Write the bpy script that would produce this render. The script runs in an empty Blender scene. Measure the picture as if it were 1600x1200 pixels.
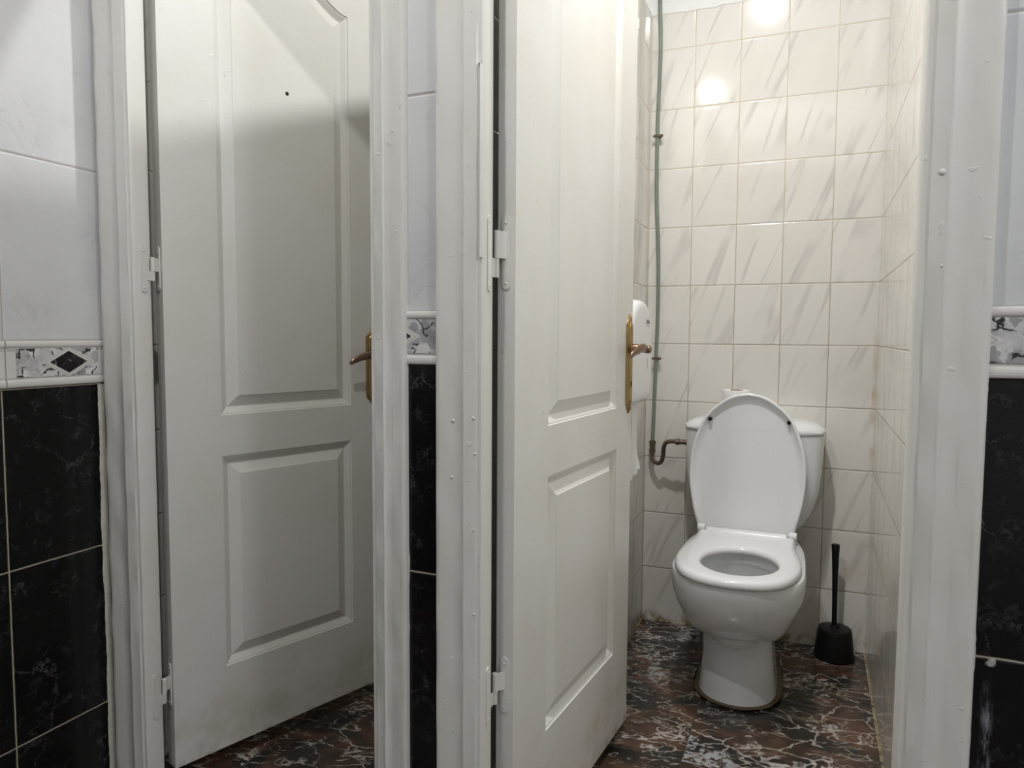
import bpy, bmesh, math, random
from math import sin, cos, pi, radians, sqrt
from mathutils import Vector, Matrix
random.seed(7)
sc = bpy.context.scene
COL = sc.collection
H = 1.05            # camera height
YF, YB2, YB = 1.130, 1.175, 2.606       # front wall face / its inner face / stall back wall
XL, XR = -1.457, .190                   # left outer wall, right wall of the toilet stall
XP0, XP1 = -.680, -.560                 # divider between the stalls

# ------------------------------------------------------------------ helpers
def setp(o, label=None, cat=None, group=None, kind=None):
    if label: o['label'] = label
    if cat: o['category'] = cat
    if group: o['group'] = group
    if kind: o['kind'] = kind
    return o

def empty(name, loc):
    o = bpy.data.objects.new(name, None); COL.objects.link(o)
    o.location = loc; o.empty_display_size = .05
    return o

def adopt(o, parent):
    if parent is not None:
        loc = Vector((0, 0, 0)); p = parent
        while p is not None:
            if p.type == 'EMPTY': loc = loc + p.location
            p = p.parent
        o.parent = parent
        if parent.type == 'EMPTY':
            o.matrix_parent_inverse = Matrix.Translation(-loc)

def mesh(name, verts, faces, mats, parent=None, smooth=False, fmat=None, sharp=None):
    me = bpy.data.meshes.new(name)
    me.from_pydata([tuple(v) for v in verts], [], faces)
    if not isinstance(mats, (list, tuple)): mats = [mats]
    for m in mats: me.materials.append(m)
    bm = bmesh.new(); bm.from_mesh(me)
    bmesh.ops.recalc_face_normals(bm, faces=bm.faces)
    bm.to_mesh(me); bm.free()
    if fmat:
        for p, i in zip(me.polygons, fmat): p.material_index = i
    for p in me.polygons: p.use_smooth = smooth
    if smooth and sharp:
        me.set_sharp_from_angle(angle=radians(sharp))
    o = bpy.data.objects.new(name, me); COL.objects.link(o)
    adopt(o, parent)
    return o

class B:
    """collects verts and faces"""
    def __init__(s): s.v = []; s.f = []; s.m = []
    def add(s, vs, fs, mi=0):
        k = len(s.v); s.v += [tuple(v) for v in vs]
        for f in fs: s.f.append([i + k for i in f]); s.m.append(mi)
    def box(s, x0, x1, y0, y1, z0, z1, mi=0, xf=None):
        vs = [(x, y, z) for x in (x0, x1) for y in (y0, y1) for z in (z0, z1)]
        if xf: vs = [xf(*v) for v in vs]
        s.add(vs, [(0, 1, 3, 2), (4, 6, 7, 5), (0, 4, 5, 1), (2, 3, 7, 6), (0, 2, 6, 4), (1, 5, 7, 3)], mi)
    def rings(s, rings, cap0=True, cap1=True, mi=0, closed=True):
        n = len(rings[0]); vs = [p for r in rings for p in r]; fs = []
        for i in range(len(rings) - 1):
            for j in range(n if closed else n - 1):
                a = i * n + j; b = i * n + (j + 1) % n
                fs.append((a, b, b + n, a + n))
        if cap0: fs.append(tuple(range(n))[::-1])
        if cap1: fs.append(tuple(range((len(rings) - 1) * n, len(rings) * n)))
        s.add(vs, fs, mi)
    def out(s, name, mats, parent=None, smooth=False, sharp=None):
        return mesh(name, s.v, s.f, mats, parent, smooth, s.m if isinstance(mats, (list, tuple)) else None, sharp)

def catmull(pts, k=8, closed=False):
    P = [Vector(p) for p in pts]; n = len(P); out = []
    rng = n if closed else n - 1
    for i in range(rng):
        p0 = P[(i - 1) % n] if (closed or i > 0) else P[0]
        p1 = P[i]; p2 = P[(i + 1) % n]
        p3 = P[(i + 2) % n] if (closed or i + 2 < n) else P[-1]
        for j in range(k):
            t = j / k
            out.append(.5 * ((2 * p1) + (-p0 + p2) * t + (2 * p0 - 5 * p1 + 4 * p2 - p3) * t * t + (-p0 + 3 * p1 - 3 * p2 + p3) * t ** 3))
    if not closed: out.append(P[-1])
    return out

def resample(pts, n, closed=True):
    P = [Vector(p) for p in pts]
    if closed: P = P + [P[0]]
    L = [0]
    for a, b in zip(P, P[1:]): L.append(L[-1] + (b - a).length)
    out = []; T = L[-1]; i = 0
    m = n if closed else n - 1
    for k in range(n):
        d = T * k / m
        while i < len(L) - 2 and L[i + 1] < d: i += 1
        t = (d - L[i]) / max(1e-9, L[i + 1] - L[i])
        out.append(P[i].lerp(P[i + 1], min(1, max(0, t))))
    return out

def tube_rings(path, rad, n=14):
    """round tube along a path; rad number or list"""
    P = [Vector(p) for p in path]; R = rad if isinstance(rad, (list, tuple)) else [rad] * len(P)
    rings = []; up = None
    for i, p in enumerate(P):
        t = (P[min(i + 1, len(P) - 1)] - P[max(i - 1, 0)]).normalized()
        if up is None:
            up = Vector((0, 0, 1)) if abs(t.z) < .9 else Vector((1, 0, 0))
        a = (up - t * up.dot(t)).normalized(); b = t.cross(a); up = a
        rings.append([p + R[i] * (cos(2 * pi * j / n) * a + sin(2 * pi * j / n) * b) for j in range(n)])
    return rings

def lathe_rings(prof, c, n=32, axis='z', sx=1, sy=1):
    out = []
    for r, h in prof:
        ring = []
        for j in range(n):
            a = 2 * pi * j / n; p, q = r * cos(a) * sx, r * sin(a) * sy
            if axis == 'z': ring.append((c[0] + p, c[1] + q, c[2] + h))
            elif axis == 'y': ring.append((c[0] + p, c[1] + h, c[2] + q))
            else: ring.append((c[0] + h, c[1] + p, c[2] + q))
        out.append(ring)
    return out

# ------------------------------------------------------------------ materials
class N:
    def __init__(s, name, rough=.4, spec=.5):
        s.mat = bpy.data.materials.new(name); s.mat.use_nodes = True
        s.nt = s.mat.node_tree; s.nt.nodes.clear()
        s.o = s.nt.nodes.new('ShaderNodeOutputMaterial'); s.b = s.nt.nodes.new('ShaderNodeBsdfPrincipled')
        s.nt.links.new(s.b.outputs[0], s.o.inputs[0])
        s.b.inputs['Roughness'].default_value = rough
        s.b.inputs['Specular IOR Level'].default_value = spec
    def put(s, inp, val):
        if hasattr(val, 'is_linked') or isinstance(val, bpy.types.NodeSocket): s.nt.links.new(val, inp)
        else: inp.default_value = val
    def m(s, op, *a, clamp=False):
        n = s.nt.nodes.new('ShaderNodeMath'); n.operation = op; n.use_clamp = clamp
        for i, x in enumerate(a): s.put(n.inputs[i], x)
        return n.outputs[0]
    def pos(s):
        n = s.nt.nodes.new('ShaderNodeNewGeometry'); x = s.nt.nodes.new('ShaderNodeSeparateXYZ')
        s.nt.links.new(n.outputs['Position'], x.inputs[0]); return x.outputs[0], x.outputs[1], x.outputs[2]
    def xyz(s, x, y, z):
        n = s.nt.nodes.new('ShaderNodeCombineXYZ')
        for i, v in enumerate((x, y, z)): s.put(n.inputs[i], v)
        return n.outputs[0]
    def noise(s, vec, scale, detail=3, rough=.5, dist=0, col=False):
        n = s.nt.nodes.new('ShaderNodeTexNoise')
        if vec is not None: s.nt.links.new(vec, n.inputs['Vector'])
        n.inputs['Scale'].default_value = scale; n.inputs['Detail'].default_value = detail
        n.inputs['Roughness'].default_value = rough; n.inputs['Distortion'].default_value = dist
        return n.outputs['Color' if col else 'Fac']
    def white(s, vec):
        n = s.nt.nodes.new('ShaderNodeTexWhiteNoise'); n.noise_dimensions = '3D'
        s.nt.links.new(vec, n.inputs['Vector']); return n.outputs['Value'], n.outputs['Color']
    def voro(s, vec, scale, feature='DISTANCE_TO_EDGE', out='Distance'):
        n = s.nt.nodes.new('ShaderNodeTexVoronoi'); n.feature = feature
        s.nt.links.new(vec, n.inputs['Vector']); n.inputs['Scale'].default_value = scale
        return n.outputs[out]
    def ramp(s, fac, *stops, interp='LINEAR'):
        n = s.nt.nodes.new('ShaderNodeValToRGB'); s.put(n.inputs[0], fac); r = n.color_ramp; r.interpolation = interp
        while len(r.elements) < len(stops): r.elements.new(.5)
        for e, (p, c) in zip(r.elements, stops):
            e.position = p
            e.color = (c, c, c, 1) if isinstance(c, (int, float)) else (*c, 1)
        return n.outputs[0]
    def sstep(s, x, a, b):
        n = s.nt.nodes.new('ShaderNodeMapRange'); n.interpolation_type = 'SMOOTHSTEP'
        s.put(n.inputs[0], x); n.inputs[1].default_value = a; n.inputs[2].default_value = b
        n.inputs[3].default_value = 0; n.inputs[4].default_value = 1; return n.outputs[0]
    def mix(s, f, a, b, mode='MIX'):
        n = s.nt.nodes.new('ShaderNodeMix'); n.data_type = 'RGBA'; n.blend_type = mode
        s.put(n.inputs[0], f)
        for i, x in ((6, a), (7, b)):
            s.put(n.inputs[i], (*x, 1) if isinstance(x, tuple) and len(x) == 3 else x)
        return n.outputs[2]
    def vadd(s, a, b, op='ADD'):
        n = s.nt.nodes.new('ShaderNodeVectorMath'); n.operation = op
        s.put(n.inputs[0], a); s.put(n.inputs[1], b); return n.outputs[0]
    def vscale(s, a, k):
        n = s.nt.nodes.new('ShaderNodeVectorMath'); n.operation = 'SCALE'
        s.put(n.inputs[0], a); n.inputs['Scale'].default_value = k; return n.outputs[0]
    def color(s, c): s.put(s.b.inputs['Base Color'], (*c, 1) if isinstance(c, tuple) and len(c) == 3 else c)
    def rough(s, r): s.put(s.b.inputs['Roughness'], r)
    def bump(s, h, dist=.001, strength=1):
        n = s.nt.nodes.new('ShaderNodeBump'); s.put(n.inputs['Height'], h)
        n.inputs['Distance'].default_value = dist; n.inputs['Strength'].default_value = strength
        s.nt.links.new(n.outputs[0], s.b.inputs['Normal'])
    def lines(s, c, c0, step):
        """distance to the nearest line of a regular family, and the cell index"""
        q = s.m('DIVIDE', s.m('SUBTRACT', c, c0), step)
        f = s.m('FRACT', q); d = s.m('MULTIPLY', s.m('MINIMUM', f, s.m('SUBTRACT', 1, f)), step)
        return d, s.m('FLOOR', q)

def paint(name, base, dirt=0.0):
    n = N(name, .34, .5); x, y, z = n.pos(); v = n.xyz(x, y, z)
    big = n.noise(v, 4.5, 4, .6)
    c = n.mix(n.sstep(big, .35, .7), base, tuple(b * k for b, k in zip(base, (.965, .955, .925))))
    spk = n.noise(v, 75, 2, .5)
    c = n.mix(n.m('MULTIPLY', n.sstep(spk, .735, .78), .35), c, (.42, .34, .20))
    if dirt:
        low = n.m('MULTIPLY', n.sstep(n.m('MULTIPLY', z, -1), -.28, -.02), n.sstep(n.noise(v, 9, 5, .65), .38, .75))
        c = n.mix(n.m('MULTIPLY', low, dirt), c, (.33, .25, .13))
        worn = n.sstep(n.m('MULTIPLY', z, -1), -.056, -.044)
        c = n.mix(n.m('MULTIPLY', worn, n.m('MULTIPLY', .7, n.sstep(n.noise(v, 30, 3), .45, .65))), c, (.45, .36, .19))
    n.color(c)
    br = n.noise(n.xyz(n.m('MULTIPLY', x, 260), n.m('MULTIPLY', y, 260), n.m('MULTIPLY', z, 6)), 1, 2)
    dr = n.sstep(n.noise(v, 58, 1), .735, .79)
    n.bump(n.m('ADD', n.m('ADD', n.m('MULTIPLY', br, .12), n.m('MULTIPLY', dr, .5)), n.m('MULTIPLY', n.noise(v, 22, 3), .55)), .0016, .55)
    return n.mat

def plain(name, c, rough=.4, metal=0, spec=.5, nscale=0, namp=.1, coat=0):
    n = N(name, rough, spec); n.b.inputs['Metallic'].default_value = metal
    n.b.inputs['Coat Weight'].default_value = coat
    x, y, z = n.pos(); v = n.xyz(x, y, z)
    f = n.noise(v, nscale or 20, 4, .6)
    n.color(n.mix(f, tuple(k * (1 - namp) for k in c), tuple(min(1, k * (1 + namp)) for k in c)))
    return n.mat

def stall_tile(name, axis, u0, w=.151, h=.205, v0=-.005):
    """cream glazed wall tile with slanting grey marble streaks, sealed with thin grout"""
    n = N(name, .10, .5); x, y, z = n.pos(); u = x if axis == 'x' else y
    wob = n.noise(n.xyz(x, y, z), 60, 2)
    wv = n.m('MULTIPLY', n.m('SUBTRACT', wob, .5), .0016)
    du, iu = n.lines(n.m('ADD', u, wv), u0, w); dv, iv = n.lines(n.m('ADD', z, wv), v0, h)
    d = n.m('MINIMUM', du, dv)
    rv, rc = n.white(n.xyz(iu, iv, 3.3))
    # streaks
    q = n.m('SUBTRACT', u, n.m('MULTIPLY', z, .40)); t = n.m('ADD', z, n.m('MULTIPLY', u, .3))
    sv = n.xyz(n.m('ADD', n.m('MULTIPLY', q, 13), n.m('MULTIPLY', rv, 37)), n.m('MULTIPLY', t, 1.1), rv)
    a = n.noise(sv, 1.0, 1, .35, 0)
    st = n.sstep(n.m('ABSOLUTE', n.m('SUBTRACT', a, .52)), .050, .0)
    gate = n.sstep(n.noise(n.xyz(n.m('MULTIPLY', q, 7), n.m('MULTIPLY', t, 7), n.m('MULTIPLY', rv, 19)), 1, 1), .36, .66)
    soft = n.sstep(n.noise(n.xyz(n.m('MULTIPLY', q, 11), n.m('MULTIPLY', t, 2), n.m('MULTIPLY', rv, 71)), 1, 2), .50, .82)
    base = n.mix(rv, (.80, .775, .722), (.825, .80, .752))
    c = n.mix(n.m('MULTIPLY', soft, .27), base, (.64, .615, .585))
    c = n.mix(n.m('MULTIPLY', n.m('MULTIPLY', st, gate), .45), c, (.46, .435, .42))
    # grime low down, its yellow tint also standing in for warm bounced light
    low = n.m('MULTIPLY', n.sstep(n.m('MULTIPLY', z, -1), -.75, -.02), n.sstep(n.noise(n.xyz(x, y, z), 6, 5, .65), .42, .74))
    c = n.mix(n.m('MULTIPLY', low, .55), c, (.64, .52, .35))
    edge = n.sstep(n.m('MULTIPLY', z, -1), -.05, -.005)
    c = n.mix(n.m('MULTIPLY', edge, n.sstep(n.noise(n.xyz(x, y, z), 24, 3), .40, .60)), c, (.27, .20, .10))
    if axis == 'x':
        dr = n.m('MULTIPLY', n.sstep(n.m('ABSOLUTE', n.m('SUBTRACT', x, n.m('ADD', .1835, n.m('MULTIPLY', n.noise(n.xyz(0, 0, z), 9, 2), .004)))), .009, .001),
                 n.m('MULTIPLY', n.sstep(z, .55, .68), n.sstep(n.m('MULTIPLY', z, -1), -1.1, -.9)))
        c = n.mix(n.m('MULTIPLY', dr, n.m('MULTIPLY', .7, n.sstep(n.noise(n.xyz(x, y, z), 12, 3), .35, .65))), c, (.52, .37, .14))
    gm = n.sstep(d, .0016, .0005)
    gn = n.noise(n.xyz(x, y, z), 14, 4, .6)
    gd = n.mix(n.sstep(z, 2.0, .7), n.mix(gn, (.68, .60, .44), (.50, .40, .25)), n.mix(gn, (.46, .35, .20), (.12, .085, .05)))
    c = n.mix(n.m('MULTIPLY', gm, .9), c, gd)
    n.color(c)
    n.rough(n.m('ADD', n.m('MULTIPLY', gm, .6), .09))
    hgt = n.m('ADD', n.sstep(d, .0005, .0042), n.m('MULTIPLY', n.noise(n.xyz(x, y, z), 11, 2), .22))
    n.bump(hgt, .0012, .8)
    return n.mat

def marble_white(name, axis, u0, v0, w, h):
    n = N(name, .16, .5); x, y, z = n.pos(); u = x if axis == 'x' else y
    du, iu = n.lines(u, u0, w); dv, iv = n.lines(z, v0, h); d = n.m('MINIMUM', du, dv)
    rv, rc = n.white(n.xyz(iu, iv, 1.7))
    v = n.xyz(u, n.m('ADD', z, n.m('MULTIPLY', rv, 9)), rv)
    a = n.noise(v, 9, 6, .62, .8); cl = n.noise(v, 5, 4, .6)
    c = n.mix(n.sstep(cl, .35, .7), (.71, .715, .72), (.65, .655, .67))
    vein = n.sstep(n.m('ABSOLUTE', n.m('SUBTRACT', a, .5)), .018, .0)
    c = n.mix(n.m('MULTIPLY', n.m('MULTIPLY', vein, n.sstep(cl, .40, .62)), .40), c, (.50, .51, .54))
    gm = n.sstep(d, .0017, .0007)
    c = n.mix(n.m('MULTIPLY', gm, .85), c, (.40, .37, .31))
    n.color(c); n.rough(n.m('ADD', n.m('MULTIPLY', gm, .6), .16))
    n.bump(n.m('ADD', n.sstep(d, .0006, .0045), n.m('MULTIPLY', n.noise(v, 35, 2), .08)), .0014, .8)
    return n.mat

def marble_black(name, axis, u0, v0, w, h):
    n = N(name, .22, .35); x, y, z = n.pos(); u = x if axis == 'x' else y
    wv = n.m('MULTIPLY', n.m('SUBTRACT', n.noise(n.xyz(x, y, z), 50, 2), .5), .0015)
    du, iu = n.lines(n.m('ADD', u, wv), u0, w); dv, iv = n.lines(n.m('ADD', z, wv), v0, h); d = n.m('MINIMUM', du, dv)
    rv, rc = n.white(n.xyz(iu, iv, 5.1))
    v = n.xyz(n.m('ADD', u, n.m('MULTIPLY', rv, 3)), z, n.m('MULTIPLY', rv, 7))
    wp = n.vscale(n.noise(v, 13, 6, .75, 0, True), .095); v2 = n.vadd(v, wp)
    e1 = n.voro(v2, 10); e2 = n.voro(n.vadd(v2, (4.1, 2.2, .7)), 27)
    g1 = n.sstep(n.noise(v, 10, 3), .50, .68); g2 = n.sstep(n.noise(n.vadd(v, (9., 1., 3.)), 15, 3), .54, .70)
    k1 = n.m('MULTIPLY', n.sstep(e1, .013, .0), g1); k2 = n.m('MULTIPLY', n.sstep(e2, .040, .0), g2)
    cloud = n.sstep(n.noise(v2, 30, 5, .65), .54, .80)
    c = n.mix(n.m('MULTIPLY', cloud, .55), (.0055, .0055, .006), (.075, .075, .085))
    c = n.mix(n.m('MULTIPLY', k1, .75), c, (.16, .155, .16))
    c = n.mix(n.m('MULTIPLY', k2, .40), c, (.13, .13, .14))
    # chalky scuff beside the right-hand door frame
    if axis == 'x':
        sm = n.m('MULTIPLY', n.sstep(n.m('ABSOLUTE', n.m('SUBTRACT', u, .2335)), .009, .003), n.sstep(n.m('MULTIPLY', z, -1), -.60, -.52))
        sn = n.sstep(n.noise(n.xyz(n.m('MULTIPLY', u, 190), n.m('MULTIPLY', z, 22), 0), 1, 4, .7), .42, .72)
        c = n.mix(n.m('MULTIPLY', n.m('MULTIPLY', sm, sn), .8), c, (.33, .34, .38))
        dab = n.m('SQRT', n.m('ADD', n.m('POWER', n.m('SUBTRACT', u, .236), 2), n.m('POWER', n.m('SUBTRACT', z, .609), 2)))
        dn = n.m('ADD', dab, n.m('MULTIPLY', n.m('SUBTRACT', n.noise(n.xyz(x, y, z), 150, 3), .5), .012))
        c = n.mix(n.sstep(dn, .0075, .004), c, (.42, .42, .42))
    gm = n.sstep(d, .0019, .0009)
    c = n.mix(n.m('MULTIPLY', gm, .95), c, n.mix(n.noise(n.xyz(x, y, z), 9, 2), (.36, .32, .18), (.52, .49, .42)))
    n.color(c); n.rough(n.m('ADD', n.m('MULTIPLY', gm, .6), .2))
    n.bump(n.sstep(d, .0006, .004), .0014, .8)
    return n.mat

def stone_pattern(name, dark=False):
    n = N(name, .3, .4); x, y, z = n.pos(); v = n.xyz(n.m('ADD', x, y), z, n.m('MULTIPLY', y, .3))
    v2 = n.vadd(v, n.vscale(n.noise(v, 26, 3, .6, 0, True), .035))
    cell = n.voro(v2, 42, 'F1', 'Color'); e = n.voro(v2, 30)
    if dark:
        cl = n.sstep(n.noise(v2, 70, 3), .58, .74)
        c = n.mix(cl, (.008, .007, .010), (.36, .35, .36))
        n.color(n.mix(n.m('MULTIPLY', n.sstep(e, .03, 0), .5), c, (.10, .09, .11)))
    else:
        s = n.nt.nodes.new('ShaderNodeSeparateColor'); n.nt.links.new(cell, s.inputs[0])
        g = n.m('ADD', n.m('MULTIPLY', s.outputs[0], .55), n.m('MULTIPLY', n.noise(v2, 45, 3), .5))
        c = n.ramp(g, (.18, (.30, .30, .31)), (.50, (.52, .52, .53)), (.78, (.80, .80, .79)))
        crack = n.m('MULTIPLY', n.sstep(e, .075, .02), n.sstep(n.noise(n.vadd(v, (3., 3., 3.)), 38, 2), .46, .54))
        n.color(n.mix(crack, c, (.03, .03, .03)))
    return n.mat

def floor_mat():
    n = N('floor_marble', .20, .45); x, y, z = n.pos()
    du, iu = n.lines(x, -.27, .49); dv, iv = n.lines(y, 1.748, .489); d = n.m('MINIMUM', du, dv)
    rv, rc = n.white(n.xyz(iu, iv, 2.9))
    v = n.xyz(n.m('ADD', x, n.m('MULTIPLY', rv, 5)), n.m('ADD', y, n.m('MULTIPLY', rv, 3)), n.m('MULTIPLY', rv, 11))
    w1 = n.vscale(n.noise(v, 7, 4, .5, 0, True), .16); v2 = n.vadd(v, w1)
    a = n.noise(v2, 6, 3, .45); b = n.noise(n.vadd(v2, (5., 5., 1.)), 7, 3, .5)
    c = n.ramp(a, (.30, (.014, .012, .011)), (.43, (.040, .028, .022)), (.55, (.105, .056, .037)), (.72, (.155, .078, .047)))
    c = n.mix(n.sstep(b, .50, .64), c, (.030, .028, .026))
    c = n.mix(n.m('MULTIPLY', n.sstep(n.noise(v, 4.3, 4, .6), .58, .70), .6), c, (.085, .070, .032))
    va = n.xyz(n.m('MULTIPLY', n.m('ADD', x, n.m('MULTIPLY', y, .6)), .62), n.m('SUBTRACT', n.m('MULTIPLY', y, 1.25), n.m('MULTIPLY', x, .35)), n.m('MULTIPLY', rv, 11))
    va = n.vadd(va, n.vscale(n.noise(v, 9, 4, .6, 0, True), .07))
    def ridge(off, scale, w, lo, hi, det=5, dist=1.0):
        f = n.noise(n.vadd(va, off), scale, det, .62, dist)
        g = n.sstep(n.noise(n.vadd(v, off), scale * .9, 3), lo, hi)
        return n.m('MULTIPLY', n.sstep(n.m('ABSOLUTE', n.m('SUBTRACT', f, .5)), w, .0), g)
    r1 = ridge((3., 1., 0.), 6, .013, .43, .55, 3, .4); r2 = ridge((1., 7., 2.), 12, .019, .47, .59, 2, .4); r3 = ridge((8., 3., 5.), 20, .022, .54, .64, 2, .3)
    vw = n.vadd(va, n.vscale(n.noise(v, 13, 4, .65, 0, True), .05))
    e1 = n.voro(vw, 12); e2 = n.voro(n.vadd(vw, (5.1, 2.4, 1.)), 25); e3 = n.noise(v2, 60, 4, .6)
    g1 = n.sstep(n.noise(v, 8, 3), .47, .58); g2 = n.sstep(n.noise(n.vadd(v, (2., 4., 8.)), 7, 3), .53, .62)
    c = n.mix(n.m('MULTIPLY', r3, .5), c, (.34, .30, .22))
    c = n.mix(n.m('MULTIPLY', n.m('MULTIPLY', n.sstep(e2, .06, .01), g2), .7), c, (.42, .37, .30))
    c = n.mix(n.m('MULTIPLY', r2, .85), c, (.50, .46, .40))
    c = n.mix(n.m('MULTIPLY', n.m('MULTIPLY', n.sstep(e1, .042, .008), g1), .85), c, (.52, .47, .42))
    c = n.mix(n.m('MULTIPLY', r1, .95), c, (.60, .56, .53))
    pt = n.sstep(n.noise(n.vadd(v, (1., 9., 4.)), 5, 3), .61, .66)
    c = n.mix(n.m('MULTIPLY', n.m('MULTIPLY', pt, n.sstep(e3, .47, .53)), .85), c, (.46, .47, .48))
    for xx, ww in ((XR - .002, .0035), (XP1 + .002, .0045)):
        ed = n.m('MULTIPLY', n.sstep(n.m('ABSOLUTE', n.m('SUBTRACT', x, xx)), ww, ww * .5), n.sstep(n.noise(v, 26, 3), .36, .50))
        c = n.mix(n.m('MULTIPLY', n.m('MULTIPLY', ed, n.sstep(y, 1.2, 1.25)), .85), c, (.40, .35, .20))
    gm = n.sstep(d, .0022, .001)
    c = n.mix(n.m('MULTIPLY', gm, .9), c, (.035, .032, .028))
    n.color(c); n.rough(n.m('ADD', n.m('MULTIPLY', gm, .5), n.m('ADD', .14, n.m('MULTIPLY', n.noise(v, 30, 3), .12))))
    n.bump(n.sstep(d, .0006, .004), .0012, .7)
    return n.mat

M_paint = paint('white_gloss_paint', (.80, .79, .755))
M_door = paint('white_door_paint', (.79, .78, .745), .5)
M_plaster = plain('white_plaster', (.86, .86, .85), .8, nscale=40, namp=.02)
M_cemo = plain('white_ceiling_paint', (.82, .82, .81), .85, nscale=8, namp=.02)
M_backt = stall_tile('cream_streaked_tile_back', 'x', -.407)
M_sidet = stall_tile('cream_streaked_tile_side', 'y', 2.606)
M_wl = marble_white('white_marble_tile_left', 'y', .918, 1.398, .25, .366)
M_bl = marble_black('black_marble_tile_left', 'y', .9115, .575, .25, .362)
M_wf = marble_white('white_marble_tile_front', 'x', .93, 1.467, .25, .378)
M_bf = marble_black('black_marble_tile_front', 'x', .93, .616, .25, .381)
M_pat = stone_pattern('grey_stone_border'); M_patd = stone_pattern('black_stone_diamond', True)
M_band = plain('cream_border_glaze', (.74, .73, .69), .25, nscale=30, namp=.05)
M_bandl = plain('dark_border_line', (.36, .35, .31), .5)
M_floor = floor_mat()
M_caulk = plain('old_white_caulk', (.70, .68, .60), .7, nscale=60, namp=.25)
M_cer = plain('white_ceramic', (.80, .81, .82), .07, nscale=6, namp=.012, coat=.3)
M_cerin = plain('white_ceramic_inside', (.72, .735, .75), .12, nscale=6, namp=.02)
M_plas = plain('white_seat_plastic', (.845, .85, .86), .16, nscale=6, namp=.01)
M_black = plain('black_plastic', (.005, .005, .0055), .42, spec=.3, nscale=40, namp=.1)
M_brist = plain('dark_bristles', (.02, .02, .02), .8)
M_green = plain('green_painted_copper', (.20, .235, .19), .5, nscale=28, namp=.28)
M_brass = plain('aged_brass', (.40, .29, .125), .36, 1, nscale=45, namp=.45)
M_dkbrass = plain('worn_bronze', (.30, .20, .145), .26, 1, nscale=60, namp=.3)
M_corr = plain('corroded_brown_pipe', (.135, .095, .07), .45, .35, nscale=90, namp=.35)
M_olive = plain('dull_brass_fitting', (.15, .12, .075), .45, .55, nscale=120, namp=.4)
M_chrome = plain('bright_chrome', (.8, .8, .8), .15, 1)
M_disp = plain('white_dispenser_plastic', (.84, .85, .86), .2, nscale=5, namp=.01)
M_grey = plain('grey_print', (.20, .21, .22), .5)
M_tissue = plain('white_tissue', (.86, .86, .85), .9, nscale=60, namp=.03)
M_card = plain('brown_cardboard', (.36, .21, .10), .9, nscale=50, namp=.12)
M_grime = plain('brown_sealant', (.13, .10, .06), .75, nscale=50, namp=.6)
M_pale = plain('pale_sealant', (.48, .43, .31), .7, nscale=50, namp=.3)
M_hole = plain('dark_hole', (.01, .01, .01), .8)
M_water = plain('bowl_water', (.55, .56, .56), .04, nscale=4, namp=.02)

# ------------------------------------------------------------------ the setting
ZP = 2.178                              # tile top and divider top
ZC = 2.80
def struct(o, label, cat): return setp(o, label, cat, kind='structure')

b = B(); b.box(XL - .1, 1.7, -1.4, YB + .1, -.06, 0)
struct(b.out('floor', M_floor), 'brown and black marbled floor tiles with white veins running through both stalls', 'floor')
b = B(); b.box(XL - .1, 1.7, -1.4, YB + .1, ZC, ZC + .06)
struct(b.out('ceiling', M_cemo), 'white ceiling above the stalls', 'ceiling')
# back wall: tile to ZP, plaster a little behind above it with a ragged edge
b = B(); b.box(XL - .1, 1.7, YB, YB + .08, 0, ZP, 0)
b.box(XL - .1, 1.7, YB + .006, YB + .08, ZP, ZC, 1)
rag = []
xs = [XL + i * .03 for i in range(int((XR - XL) / .03) + 2)]
for i in range(len(xs) - 1):
    z0 = ZP - .004 - .010 * random.random(); z1 = ZP - .004 - .010 * random.random()
    if i == 0: zp_ = z0
    b.add([(xs[i], YB - .0015, zp_), (xs[i + 1], YB - .0015, z1), (xs[i + 1], YB + .004, ZP + .03), (xs[i], YB + .004, ZP + .03)], [(0, 1, 2, 3)], 1)
    zp_ = z1
struct(b.out('wall_back', [M_backt, M_plaster]), 'cream tiled wall with slanting grey streaks behind the toilet', 'wall')
b = B(); b.box(XR, XR + .1, YB2 + .001, YB, 0, ZP, 0); b.box(XR + .004, XR + .1, YB2 + .001, YB, ZP, ZC, 1)
struct(b.out('wall_right', [M_sidet, M_plaster]), 'glossy cream tiled side wall seen edge-on right of the toilet brush', 'wall')
b = B(); b.box(XP0, XP1, YB2 + .001, YB, 0, ZP)
struct(b.out('wall_divider', M_sidet), 'cream tiled dividing wall behind the open right door', 'wall')
# left outer wall: marble zones in the washroom, stall tile past the front wall
zt, zb = 1.032, .939
b = B()
b.box(XL - .1, XL, -1.4, YB2, 0, zb + .002, 1); b.box(XL - .1, XL, -1.4, YB2, zb + .002, ZC, 0)
b.box(XL - .1, XL, YB2, YB, 0, ZP, 2); b.box(XL - .1, XL - .004, YB2, YB, ZP, ZC, 3)
struct(b.out('wall_left', [M_wl, M_bl, M_sidet, M_plaster]), 'white over black marble tiled wall at the left edge of the photo', 'wall')
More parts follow.
